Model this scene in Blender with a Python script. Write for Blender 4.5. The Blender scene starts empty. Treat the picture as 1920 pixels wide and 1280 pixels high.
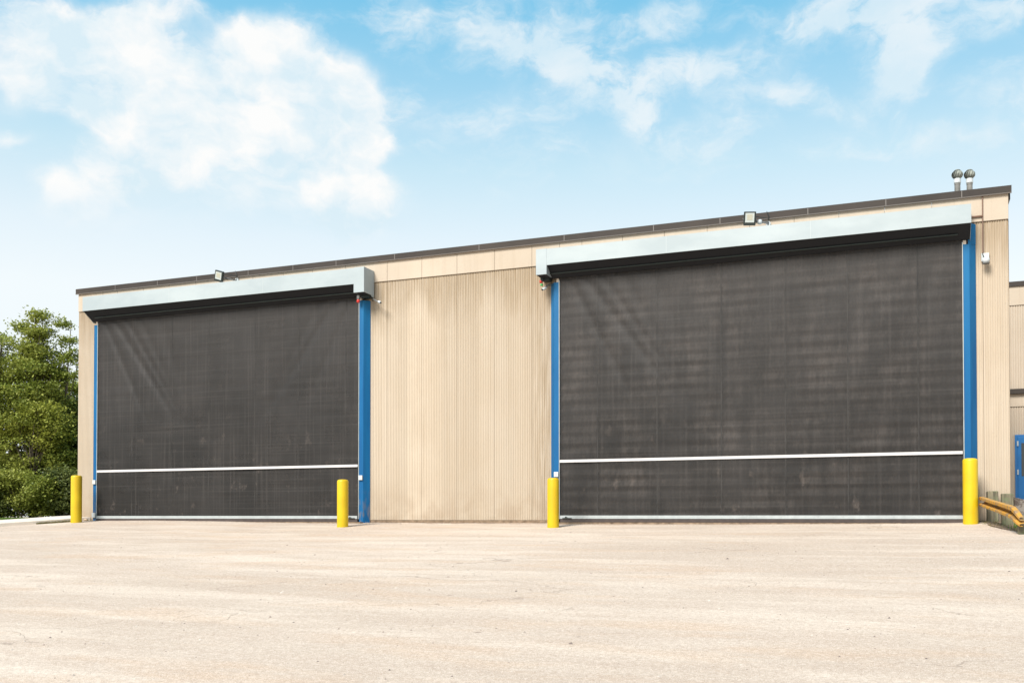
import bpy, bmesh, math, random
import numpy as np
from mathutils import Vector, Matrix, noise

R = math.radians
scene = bpy.context.scene
col = scene.collection

# ------------------------------------------------------------------ camera
cam_d = bpy.data.cameras.new('camera')
cam = bpy.data.objects.new('camera', cam_d); col.objects.link(cam)
cam.location = (0, -18.66, 0.1)
cam.rotation_euler = (R(91.0), 0, R(21.77))
cam_d.sensor_width = 36; cam_d.lens = 34.744; cam_d.shift_y = 0.15399
cam_d.clip_end = 2000
scene.camera = cam

# ------------------------------------------------------------------ exposure, sun, sky
SUN_EL, SUN_AZ = 43, 196          # azimuth clockwise from +Y (behind the camera, a little to its left)
scene.view_settings.view_transform = 'Standard'
scene.view_settings.look = 'None'
scene.view_settings.gamma = 1
scene.view_settings.exposure = 1.5
sun_d = bpy.data.lights.new('sun', 'SUN'); sun_d.energy = 2.3; sun_d.angle = R(24); sun_d.color = (1, .95, .88)
sun = bpy.data.objects.new('sun', sun_d); col.objects.link(sun)
sd = Vector((math.sin(R(SUN_AZ)) * math.cos(R(SUN_EL)), math.cos(R(SUN_AZ)) * math.cos(R(SUN_EL)), math.sin(R(SUN_EL))))
sun.rotation_euler = sd.to_track_quat('Z', 'Y').to_euler()
sun.location = (0, -30, 30)


class NT:
    """small helper round a node tree"""
    def __init__(s, tree):
        s.t = tree; s.n = tree.nodes; s.l = tree.links
    def node(s, typ, **kw):
        n = s.n.new(typ)
        for k, v in kw.items():
            setattr(n, k, v)
        return n
    def put(s, sock, v):
        if hasattr(v, 'is_output'):
            s.l.new(v, sock)
        elif v is not None:
            if isinstance(v, (tuple, list)) and len(v) == 3 and sock.type == 'RGBA':
                v = (*v, 1)
            sock.default_value = v
    def math(s, op, a, b=None, c=None, clamp=False):
        n = s.node('ShaderNodeMath', operation=op, use_clamp=clamp)
        for i, v in enumerate((a, b, c)):
            if v is not None: s.put(n.inputs[i], v)
        return n.outputs[0]
    def vmath(s, op, a, b=None):
        n = s.node('ShaderNodeVectorMath', operation=op)
        s.put(n.inputs[0], a)
        if b is not None: s.put(n.inputs[1], b)
        return n.outputs['Value'] if op in ('LENGTH', 'DOT_PRODUCT', 'DISTANCE') else n.outputs[0]
    def mix(s, f, a, b, mode='MIX'):
        n = s.node('ShaderNodeMix', data_type='RGBA', blend_type=mode)
        s.put(n.inputs[0], f); s.put(n.inputs[6], a); s.put(n.inputs[7], b)
        return n.outputs[2]
    def noise(s, vec, scale, detail=4, rough=.55, dist=0):
        n = s.node('ShaderNodeTexNoise')
        s.put(n.inputs['Vector'], vec); s.put(n.inputs['Scale'], scale)
        s.put(n.inputs['Detail'], detail); s.put(n.inputs['Roughness'], rough); s.put(n.inputs['Distortion'], dist)
        return n.outputs['Fac']
    def noisec(s, vec, scale, detail=4):
        n = s.node('ShaderNodeTexNoise')
        s.put(n.inputs['Vector'], vec); s.put(n.inputs['Scale'], scale); s.put(n.inputs['Detail'], detail)
        return n.outputs['Color']
    def mapping(s, vec, scale=(1, 1, 1), loc=(0, 0, 0), rot=(0, 0, 0), kind='POINT'):
        n = s.node('ShaderNodeMapping', vector_type=kind)
        s.put(n.inputs['Vector'], vec); s.put(n.inputs['Location'], loc); s.put(n.inputs['Rotation'], rot); s.put(n.inputs['Scale'], scale)
        return n.outputs[0]
    def ramp(s, f, stops, interp='LINEAR'):
        n = s.node('ShaderNodeValToRGB'); cr = n.color_ramp; cr.interpolation = interp
        while len(cr.elements) < len(stops): cr.elements.new(0.5)
        for e, (p, c) in zip(cr.elements, stops):
            e.position = p
            e.color = (c, c, c, 1) if isinstance(c, (int, float)) else (*c, 1)
        s.put(n.inputs[0], f)
        return n.outputs[0]
    def maprange(s, v, a, b, c=0., d=1., kind='LINEAR'):
        n = s.node('ShaderNodeMapRange', interpolation_type=kind)
        for i, x in enumerate((v, a, b, c, d)): s.put(n.inputs[i], x)
        return n.outputs[0]
    def sep(s, v):
        n = s.node('ShaderNodeSeparateXYZ'); s.put(n.inputs[0], v); return n.outputs
    def comb(s, x, y, z):
        n = s.node('ShaderNodeCombineXYZ')
        for i, v in enumerate((x, y, z)): s.put(n.inputs[i], v)
        return n.outputs[0]


world = bpy.data.worlds.new('World'); scene.world = world; world.use_nodes = True
w = NT(world.node_tree)
for n in list(w.n): w.n.remove(n)
out = w.node('ShaderNodeOutputWorld'); bg = w.node('ShaderNodeBackground')
w.l.new(bg.outputs[0], out.inputs[0]); bg.inputs[1].default_value = 0.1
sky = w.node('ShaderNodeTexSky', sky_type='NISHITA')
sky.sun_disc = False; sky.sun_elevation = R(SUN_EL); sky.sun_rotation = R(SUN_AZ)
sky.air_density = 1.3; sky.dust_density = 3.0; sky.ozone_density = 1.5
tc = w.node('ShaderNodeTexCoord')
dirv = w.vmath('NORMALIZE', tc.outputs['Generated'])
dx, dy, dz = w.sep(dirv)
az = w.math('ARCTAN2', dx, dy)
el = w.math('ARCSINE', dz)
# thin summer haze: pale near the horizon, bluer higher up
SK = 3.5
hz = w.ramp(w.math('MULTIPLY', el, 1 / 1.5708), [
    (0.0, (.92, .97, .98)), (0.135, (.93, .98, .99)), (0.17, (.82, .92, .97)), (0.215, (.60, .82, .92)), (0.255, (.38, .69, .88)),
    (0.31, (.18, .57, .83)), (0.5, (.12, .44, .75)), (1.0, (.10, .32, .68))])
base = w.mix(0.10, w.mix(1.0, hz, (SK, SK, SK), 'MULTIPLY'), sky.outputs[0])
# clouds laid out by compass bearing and height above the horizon
ae = w.comb(az, el, 0.0)
warp = w.vmath('SUBTRACT', w.noisec(ae, 9.0, 6), (.5, .5, .5))
warp2 = w.vmath('SUBTRACT', w.noisec(ae, 30.0, 5), (.5, .5, .5))
aw = w.vmath('ADD', w.vmath('ADD', ae, w.vmath('MULTIPLY', warp, (.075, .06, 0))), w.vmath('MULTIPLY', warp2, (.022, .016, 0)))
CL = [(-0.84, 0.396, 0.044, 0.031, 0, 1.0), (-0.76, 0.42, 0.059, 0.026, 10, 0.95), (-0.795, 0.437, 0.059, 0.014, 0, 0.5), (-0.703, 0.375, 0.073, 0.031, 10, 1.05), (-0.638, 0.435, 0.043, 0.02, 25, 0.95), (-0.589, 0.419, 0.057, 0.025, -12, 1.0), (-0.547, 0.39, 0.037, 0.039, 0, 0.95), (-0.71, 0.344, 0.044, 0.023, 0, 0.85), (-0.63, 0.364, 0.077, 0.021, 0, 0.8), (-0.544, 0.339, 0.037, 0.038, 0, 0.9), (-0.53, 0.305, 0.045, 0.024, 0, 0.7), (-0.509, 0.363, 0.02, 0.012, 0, 0.75), (-0.779, 0.358, 0.025, 0.012, 0, 0.6), (-0.787, 0.283, 0.036, 0.024, 0, 0.6), (-0.76, 0.315, 0.03, 0.02, 0, 0.5), (-0.817, 0.297, 0.019, 0.01, -20, 0.5), (-0.66, 0.312, 0.12, 0.036, 0, 0.42), (-0.71, 0.454, 0.034, 0.01, 0, 0.4), (-0.326, 0.436, 0.07, 0.036, -20, 0.55), (-0.391, 0.459, 0.049, 0.026, 0, 0.45), (-0.237, 0.463, 0.043, 0.014, 15, 0.65), (-0.181, 0.426, 0.063, 0.015, 5, 0.75), (-0.282, 0.417, 0.07, 0.018, -25, 0.6), (-0.25, 0.385, 0.059, 0.019, -35, 0.45), (-0.064, 0.452, 0.064, 0.016, 0, 0.85), (-0.021, 0.433, 0.043, 0.019, -30, 0.8), (0.005, 0.404, 0.029, 0.027, 50, 0.8), (-0.002, 0.392, 0.033, 0.014, 60, 0.6), (0.078, 0.423, 0.042, 0.014, 10, 0.8), (0.035, 0.445, 0.027, 0.01, 0, 0.7), (-0.072, 0.383, 0.054, 0.009, -20, 0.55), (0.048, 0.339, 0.067, 0.011, -5, 0.55), (-0.423, 0.39, 0.081, 0.021, 0, 0.35), (-0.347, 0.362, 0.087, 0.019, -15, 0.3), (-0.145, 0.404, 0.046, 0.027, 0, 0.4), (-0.472, 0.47, 0.043, 0.017, 0, 0.4), (-0.182, 0.375, 0.104, 0.028, 0, 0.25), (0.088, 0.361, 0.035, 0.017, 0, 0.35), (-0.852, 0.335, 0.017, 0.006, 0, 0.4), (-0.05, 0.347, 0.039, 0.011, -15, 0.35)]
tot = None
for (a, e, ra, re, rot, wt) in CL:
    m = w.mapping(aw, scale=(ra * 1.85, re * 1.85, 1), loc=(a, e, 0), rot=(0, 0, R(rot)), kind='TEXTURE')
    g = w.maprange(w.vmath('LENGTH', m), 1.0, 0.0, 0.0, wt, 'SMOOTHSTEP')
    tot = g if tot is None else w.math('ADD', tot, g)
fb = w.noise(w.mapping(aw, scale=(1, 1.5, 1)), 16, 7, .62)
# broken cloud over the rest of the sky, above the photographed band and to its sides
rest = w.math('MULTIPLY', w.maprange(el, .46, .62, 0, 1), w.maprange(w.noise(w.mapping(ae, scale=(1, 1.6, 1)), 3.2, 6, .6), .48, .66, 0, 1))
tot = w.math('ADD', w.math('MULTIPLY', w.math('MINIMUM', tot, 1.25), w.maprange(fb, .32, .62, w.maprange(az, -.52, -.42, .60, .05), w.maprange(az, -.52, -.42, 1.2, 1.05))), rest)
wisps = w.math('MULTIPLY', w.maprange(w.noise(w.mapping(aw, scale=(1, 2.2, 1), rot=(0, 0, .25)), 12, 7, .65), .47, .72, 0, .42), w.maprange(el, .25, .36, 0, 1))
dens = w.maprange(w.math('ADD', tot, wisps), .02, .80, 0, 1, 'SMOOTHSTEP')
dens = w.math('MULTIPLY', dens, w.maprange(el, .235, .30, .0, 1.0))
# bright tops, slightly bluish thicker undersides
relief = w.maprange(w.noise(w.mapping(aw, scale=(1, 1.5, 1), loc=(3, 1, 0)), 13, 5, .55), .40, .60, 0, 1)
clc = w.mix(relief, (SK * .72, SK * .87, SK * .95), (SK * 1.0, SK * 1.0, SK * .99))
thin = w.maprange(az, -.50, -.40, 0, 1)
clc = w.mix(w.math('MULTIPLY', thin, .5), clc, (SK * .80, SK * .91, SK * .97))
final = w.mix(w.math('MULTIPLY', dens, w.maprange(thin, 0, 1, .98, .80)), base, clc)
w.l.new(final, bg.inputs[0])
try:
    world.cycles.sampling_method = 'MANUAL'; world.cycles.sample_map_resolution = 512
except Exception:
    pass

# ------------------------------------------------------------------ materials
MATS = {}
def mat(name, base=(.5, .5, .5), rough=.7, metal=0., spec=.5, vary=0., vscale=3., bump=0., bscale=60., fn=None):
    if name in MATS: return MATS[name]
    m = bpy.data.materials.new(name); m.use_nodes = True; MATS[name] = m
    t = NT(m.node_tree); b = t.n['Principled BSDF']
    b.inputs['Roughness'].default_value = rough; b.inputs['Metallic'].default_value = metal
    b.inputs['Specular IOR Level'].default_value = spec
    b.inputs['Base Color'].default_value = (*base, 1)
    geo = t.node('ShaderNodeNewGeometry').outputs['Position']
    if vary:
        f = t.noise(geo, vscale, 6, .6)
        c = t.mix(t.maprange(f, .3, .7, 0, 1), tuple(x * (1 - vary) for x in base), tuple(min(1, x * (1 + vary)) for x in base))
        t.l.new(c, b.inputs['Base Color'])
        t.l.new(t.maprange(f, .3, .7, rough - .08, min(1, rough + .08)), b.inputs['Roughness'])
    if bump:
        bp = t.node('ShaderNodeBump'); bp.inputs['Strength'].default_value = bump; bp.inputs['Distance'].default_value = .01
        t.l.new(t.noise(geo, bscale, 4), bp.inputs['Height']); t.l.new(bp.outputs[0], b.inputs['Normal'])
    if fn: fn(t, b, geo)
    return m

WALLC = (.475, .402, .315)
def concrete_fn(c0, streak, ribs):
    def f(t, b, geo):
        x, y, z = t.sep(geo)
        # every precast panel was poured a little differently
        pan = t.math('FLOOR', t.math('MULTIPLY', t.math('ADD', x, 40.19), 1 / .82))
        wn = t.node('ShaderNodeTexWhiteNoise', noise_dimensions='1D'); t.l.new(pan, wn.inputs['W'])
        inpan = t.math('FRACT', t.math('MULTIPLY', t.math('ADD', x, 40.19), 1 / .82))
        base = t.mix(wn.outputs['Value'], tuple(v * (.90 if ribs else .96) for v in c0), tuple(v * (1.08 if ribs else 1.03) for v in c0))
        base = t.mix(t.maprange(inpan, .35, 1.0, 0, .22 if ribs else .06), base, tuple(v * .70 for v in c0))
        blot = t.noise(geo, .9, 6, .6)
        base = t.mix(t.maprange(blot, .42, .72, 0, .35), base, (c0[0] * .82, c0[1] * .77, c0[2] * .70))
        # rain streaks running down
        st = t.noise(t.mapping(geo, scale=(9, 9, .35)), 1.0, 6, .65)
        base = t.mix(t.maprange(st, .50, .72, 0, streak), base, (c0[0] * .66, c0[1] * .60, c0[2] * .52))
        if ribs:
            bands = t.noise(t.mapping(geo, scale=(1.6, 1, .12)), 1, 3)
            base = t.mix(t.maprange(bands, .40, .62, 0, .25), base, (c0[0] * .80, c0[1] * .74, c0[2] * .66))
            # dirt that collects in the flutes near the top band, and damp staining at the foot
            top = t.math('MULTIPLY', t.maprange(t.math('ADD', z, t.math('MULTIPLY', t.noise(t.mapping(geo, scale=(1.2, 1, .5)), 1, 5), 2.2)), 5.2, 6.1, 0, .7), t.maprange(t.noise(t.mapping(geo, scale=(30, 1, .8)), 1, 4), .35, .6, .2, 1))
            base = t.mix(top, base, (.25, .18, .105))
            right = t.math('MULTIPLY', t.maprange(t.math('ABSOLUTE', t.math('ADD', x, 6.75)), .0, .42, .55, 0), t.maprange(t.noise(t.mapping(geo, scale=(26, 1, 1.2)), 1, 4), .38, .6, 0, 1))
            base = t.mix(right, base, (.24, .17, .10))
            foot = t.math('MULTIPLY', t.maprange(z, .1, .8, .4, 0), t.maprange(t.noise(geo, 3, 5), .4, .6, 0, 1))
            base = t.mix(foot, base, (.30, .22, .15))
        sp = t.noise(geo, 45, 3, .6)
        base = t.mix(t.maprange(sp, .60, .74, 0, .5), base, tuple(v * .55 for v in c0))
        t.l.new(base, b.inputs['Base Color'])
        bp = t.node('ShaderNodeBump'); bp.inputs['Strength'].default_value = .5; bp.inputs['Distance'].default_value = .006
        t.l.new(t.noise(geo, 70, 4), bp.inputs['Height']); t.l.new(bp.outputs[0], b.inputs['Normal'])
    return f
M_wall = mat('fluted_concrete', WALLC, .9, spec=.2, fn=concrete_fn(WALLC, .30, True))
FC = (.46, .388, .308)
M_fascia = mat('smooth_concrete', FC, .88, spec=.2, fn=concrete_fn(FC, .22, False))
M_plinth = mat('plinth_concrete', (.20, .145, .10), .95, spec=.1, vary=.45, vscale=9, bump=.6, bscale=40)
M_coping = mat("brown_metal", (.043, .035, .030), .6, spec=.2, vary=.25, vscale=1.3)
M_sealant = mat('pale_sealant', (.35, .33, .3), .7)
M_roof = mat('roofing', (.12, .12, .12), .95, vary=.2)

def hood_fn(t, b, geo):
    f = t.noise(t.mapping(geo, scale=(.5, 1, 1.2)), 1.5, 4)
    g = t.noise(geo, 25, 5)
    c = t.mix(t.maprange(f, .38, .62, 0, 1), (.305, .350, .365), (.36, .405, .415))
    c = t.mix(t.maprange(g, .62, .75, 0, .35), c, (.27, .33, .33))
    t.l.new(c, b.inputs['Base Color'])
    bp = t.node('ShaderNodeBump'); bp.inputs['Strength'].default_value = .12; bp.inputs['Distance'].default_value = .03
    t.l.new(t.noise(t.mapping(geo, scale=(1, 1, 2)), 1.3, 2), bp.inputs['Height']); t.l.new(bp.outputs[0], b.inputs['Normal'])
M_hood = mat('galvanised_hood', rough=.5, spec=.35, fn=hood_fn)
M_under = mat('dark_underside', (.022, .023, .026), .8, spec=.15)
def blue_fn(t, b, geo):
    f = t.noise(t.mapping(geo, scale=(6, 6, .8)), 1, 5)
    x, y, z = t.sep(geo)
    c = t.mix(t.maprange(f, .4, .65, 0, 1), (.001, .080, .215), (.001, .105, .26))
    # paint bleached by the weather towards the top
    c = t.mix(t.maprange(z, 2.6, 5.4, 0, .25), c, (.03, .20, .36))
    sc = t.math('MULTIPLY', t.maprange(z, .7, .0, 0, .7), t.maprange(t.noise(t.mapping(geo, scale=(14, 14, 6)), 1, 5), .48, .62, 0, 1))
    c = t.mix(sc, c, (.16, .14, .12))
    t.l.new(c, b.inputs['Base Color'])
M_blue = mat('blue_paint', rough=.5, spec=.25, fn=blue_fn)
M_bluedoor = mat('blue_door_paint', (.006, .115, .32), .4, vary=.1)
M_alu = mat('aluminium', (.38, .41, .41), .45, metal=.25, vary=.1, vscale=6)
M_white = mat('white_plastic', (.50, .53, .53), .45)
M_stripe = mat('white_tape', (.55, .53, .52), .5, vary=.06, vscale=4)
M_rubber = mat('rubber_seal', (.06, .045, .04), .8, vary=.3, vscale=12)
M_black = mat('black_metal', (.012, .02, .018), .45)
M_yellow = mat('yellow_sleeve', spec=.3, fn=lambda t, b, geo: (
    t.l.new(t.mix(t.maprange(t.noise(t.mapping(geo, scale=(8, 8, 20)), 1, 5), .60, .72, 0, .35),
            t.mix(t.maprange(t.noise(geo, 2.2, 4), .35, .65, 0, 1), (.58, .405, .010), (.51, .335, .009)), (.42, .30, .03)), b.inputs['Base Color'])), rough=.38)
M_orange = mat('orange_paint', fn=lambda t, b, geo: (
    t.l.new(t.mix(t.maprange(t.noise(geo, 9, 6), .44, .62, 0, .8), (.48, .24, .035), (.20, .15, .10)), b.inputs['Base Color'])), rough=.55)
def timber_fn(t, b, geo):
    g = t.noise(t.mapping(geo, scale=(40, 40, 2.5)), 1, 5)
    m = t.noise(geo, 6, 5)
    c = t.mix(t.maprange(g, .35, .65, 0, 1), (.085, .075, .05), (.23, .20, .13))
    c = t.mix(t.maprange(m, .45, .6, 0, .6), c, (.14, .17, .085))
    t.l.new(c, b.inputs['Base Color'])
    bp = t.node('ShaderNodeBump'); bp.inputs['Strength'].default_value = .8; bp.inputs['Distance'].default_value = .01
    t.l.new(g, bp.inputs['Height']); t.l.new(bp.outputs[0], b.inputs['Normal'])
M_timber = mat('weathered_timber', rough=.95, fn=timber_fn)
def curtain_fn(t, b, geo, lo=.13, hi=.26):
    # dark open-weave mesh: the metal door behind shows faintly through it
    x, y, z = t.sep(geo)
    dust = t.noise(t.mapping(geo, scale=(.9, 1, .5)), 1, 6, .6)
    c = t.mix(t.maprange(dust, .35, .68, 0, 1), (.008, .007, .0062), (.020, .0175, .016))
    c = t.mix(t.maprange(z, 1.5, 5.2, 0, .4), c, (.045, .040, .037))
    vs = t.noise(t.mapping(geo, scale=(22, 1, .45)), 1, 5)
    c = t.mix(t.maprange(vs, .52, .72, 0, .26), c, (.08, .07, .064))
    hs = t.noise(t.mapping(geo, scale=(.35, 1, 26)), 1, 4)
    c = t.mix(t.maprange(hs, .52, .70, 0, .22), c, (.07, .062, .057))
    scuff = t.math('MULTIPLY', t.maprange(t.noise(t.mapping(geo, scale=(3.2, 1, 2.0)), 1, 7, .7), .60, .70, 0, 1), t.maprange(z, 2.4, .6, .1, .5))
    c = t.mix(scuff, c, (.125, .10, .085))
    t.l.new(c, b.inputs['Base Color'])
    wn = t.noise(geo, 230, 2)
    bp = t.node('ShaderNodeBump'); bp.inputs['Strength'].default_value = .25; bp.inputs['Distance'].default_value = .002
    t.l.new(wn, bp.inputs['Height']); t.l.new(bp.outputs[0], b.inputs['Normal'])
    tr = t.node('ShaderNodeBsdfTransparent'); mx = t.node('ShaderNodeMixShader')
    t.put(mx.inputs[0], t.maprange(t.noise(t.mapping(geo, scale=(1.1, 1, 1.4)), 1, 4), .38, .62, lo, hi))
    t.l.new(b.outputs[0], mx.inputs[1]); t.l.new(tr.outputs[0], mx.inputs[2])
    t.l.new(mx.outputs[0], t.n['Material Output'].inputs['Surface'])
M_curtain = mat('mesh_curtain', rough=.55, spec=.35, fn=curtain_fn)
M_curtain2 = mat('denser_mesh_curtain', rough=.55, spec=.35, fn=lambda t, b, geo: curtain_fn(t, b, geo, .06, .13))
M_seam = mat('curtain_seam', (.026, .0235, .0215), .6, spec=.3, vary=.6, vscale=1.6)
def inner_fn(t, b, geo):
    f = t.noise(t.mapping(geo, scale=(2.4, 1, .8)), 1, 6, .7)
    g = t.noise(t.mapping(geo, scale=(14, 1, 5)), 1, 4, .7)
    c = t.mix(t.maprange(f, .42, .60, 0, 1), (.13, .11, .095), (.44, .37, .325))
    c = t.mix(t.maprange(g, .5, .64, 0, .5), c, (.12, .105, .095))
    t.l.new(c, b.inputs['Base Color'])
M_inner = mat('ribbed_steel', rough=.6, fn=inner_fn)
M_glass = mat('dark_glass', (.03, .035, .035), .08, spec=.7)
M_lens = mat('lamp_glass', (.42, .46, .44), .12, spec=.8, vary=.08, vscale=30)
M_red = mat('red_lens', (.55, .03, .02), .3)
M_green = mat('green_lens', (.05, .38, .10), .3)
M_grey = mat('grey_metal', (.13, .13, .125), .55, vary=.2)
M_rusty = mat('weathered_zinc', (.19, .20, .17), .6, metal=.3, vary=.45, vscale=14)
M_peel = mat('peeling_paint', fn=lambda t, b, geo: (
    t.l.new(t.mix(t.maprange(t.noise(geo, 5, 7, .7), .46, .52, 0, 1), (.52, .45, .38), (.20, .15, .12)), b.inputs['Base Color'])), rough=.9)
M_dirt = mat('dirt', (.20, .145, .10), .95, spec=.1, vary=.5, vscale=10)

def ground_fn(t, b, geo):
    big = t.noise(t.mapping(geo, scale=(.16, .5, 1), rot=(0, 0, .04)), 1, 6, .62)
    mid = t.noise(t.mapping(geo, scale=(.7, 2.4, 1), rot=(0, 0, -.03)), 1, 7, .65)
    fine = t.noise(geo, 26, 6, .75)
    grit = t.noise(geo, 110, 3, .7)
    c = t.mix(t.maprange(big, .38, .62, 0, 1), (.47, .385, .305), (.57, .475, .385))
    c = t.mix(t.maprange(mid, .36, .66, 0, .7), c, (.43, .335, .26))
    c = t.mix(t.maprange(t.noise(t.mapping(geo, scale=(.25, 1.3, 1), loc=(7, 3, 0)), 1, 5, .6), .50, .62, 0, .6), c, (.66, .56, .455))
    c = t.mix(t.maprange(t.noise(t.mapping(geo, scale=(.5, 1.6, 1), loc=(17, 3, 0)), 1, 5, .6), .52, .66, 0, .5), c, (.50, .35, .235))
    c = t.mix(t.maprange(fine, .42, .64, 0, .5), c, (.34, .255, .195))
    c = t.mix(t.maprange(fine, .50, .32, 0, .4), c, (.66, .56, .47))
    c = t.mix(t.maprange(grit, .53, .68, 0, .65), c, (.25, .18, .135))
    c = t.mix(t.maprange(grit, .46, .32, 0, .6), c, (.78, .69, .60))
    vo = t.node('ShaderNodeTexVoronoi', feature='F1'); t.put(vo.inputs['Vector'], t.vmath('ADD', geo, t.vmath('MULTIPLY', t.noisec(geo, 3, 3), (.3, .3, 0)))); vo.inputs['Scale'].default_value = 1.6
    spot = t.math('MULTIPLY', t.maprange(vo.outputs['Distance'], .0, .055, .75, 0), 1.0)
    c = t.mix(spot, c, (.17, .12, .095))
    # hairline cracks
    vc = t.node('ShaderNodeTexVoronoi', feature='DISTANCE_TO_EDGE'); t.put(vc.inputs['Vector'], t.vmath('ADD', t.mapping(geo, scale=(.22, .34, 1)), t.vmath('MULTIPLY', t.noisec(geo, 1.1, 5), (.55, .55, 0)))); vc.inputs['Scale'].default_value = 1.0
    crack = t.math('MULTIPLY', t.maprange(vc.outputs['Distance'], .0, .0045, .6, 0), t.maprange(t.noise(geo, .5, 3), .50, .60, 0, 1))
    c = t.mix(crack, c, (.14, .105, .085))
    # patchy browner band, stronger towards the foot of the wall
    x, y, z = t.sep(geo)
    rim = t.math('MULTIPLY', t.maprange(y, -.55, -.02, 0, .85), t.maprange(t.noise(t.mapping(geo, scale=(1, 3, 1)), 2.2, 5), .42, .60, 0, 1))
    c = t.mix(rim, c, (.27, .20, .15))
    t.l.new(c, b.inputs['Base Color'])
    h = t.math('ADD', t.math('MULTIPLY', fine, .7), t.math('MULTIPLY', grit, .3))
    bp = t.node('ShaderNodeBump'); bp.inputs['Strength'].default_value = .55; bp.inputs['Distance'].default_value = .02
    t.l.new(h, bp.inputs['Height']); t.l.new(bp.outputs[0], b.inputs['Normal'])
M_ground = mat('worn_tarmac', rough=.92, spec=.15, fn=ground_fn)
M_pave = mat('pale_concrete', (.62, .54, .45), .9, vary=.1, vscale=2, bump=.3)
M_verge = mat('verge_soil', (.05, .07, .02), .95, vary=.4, vscale=3)
def leaf_mat(name, a, b_, c_):
    m = bpy.data.materials.new(name); m.use_nodes = True; t = NT(m.node_tree); b = t.n['Principled BSDF']
    geo = t.node('ShaderNodeNewGeometry')
    r = geo.outputs['Random Per Island']
    c = t.ramp(r, [(0, a), (.5, b_), (.85, b_), (1, c_)])
    pn = t.noise(geo.outputs['Position'], .8, 3)
    c = t.mix(t.maprange(pn, .35, .65, 0, .55), c, c_)
    t.l.new(c, b.inputs['Base Color']); b.inputs['Roughness'].default_value = .55; b.inputs['Specular IOR Level'].default_value = .3
    tl = t.node('ShaderNodeBsdfTranslucent'); t.l.new(c, tl.inputs[0])
    mx = t.node('ShaderNodeMixShader'); mx.inputs[0].default_value = .35
    t.l.new(b.outputs[0], mx.inputs[1]); t.l.new(tl.outputs[0], mx.inputs[2]); t.l.new(mx.outputs[0], t.n['Material Output'].inputs['Surface'])
    return m
L_mid = leaf_mat('leaf_mid_green', (.11, .155, .028), (.24, .28, .045), (.40, .41, .09))
L_dark = leaf_mat('leaf_dark_green', (.06, .085, .025), (.11, .14, .035), (.18, .20, .055))
L_yel = leaf_mat('leaf_yellow_green', (.16, .19, .03), (.28, .31, .045), (.42, .42, .08))
L_grass = leaf_mat('grass_blade', (.05, .12, .015), (.10, .20, .02), (.18, .24, .05))
L_dry = leaf_mat('dry_weed', (.12, .11, .04), (.20, .17, .07), (.28, .24, .12))
M_bark = mat('bark', (.11, .085, .06), .95, vary=.4, vscale=8, bump=.8, bscale=25)

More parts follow.
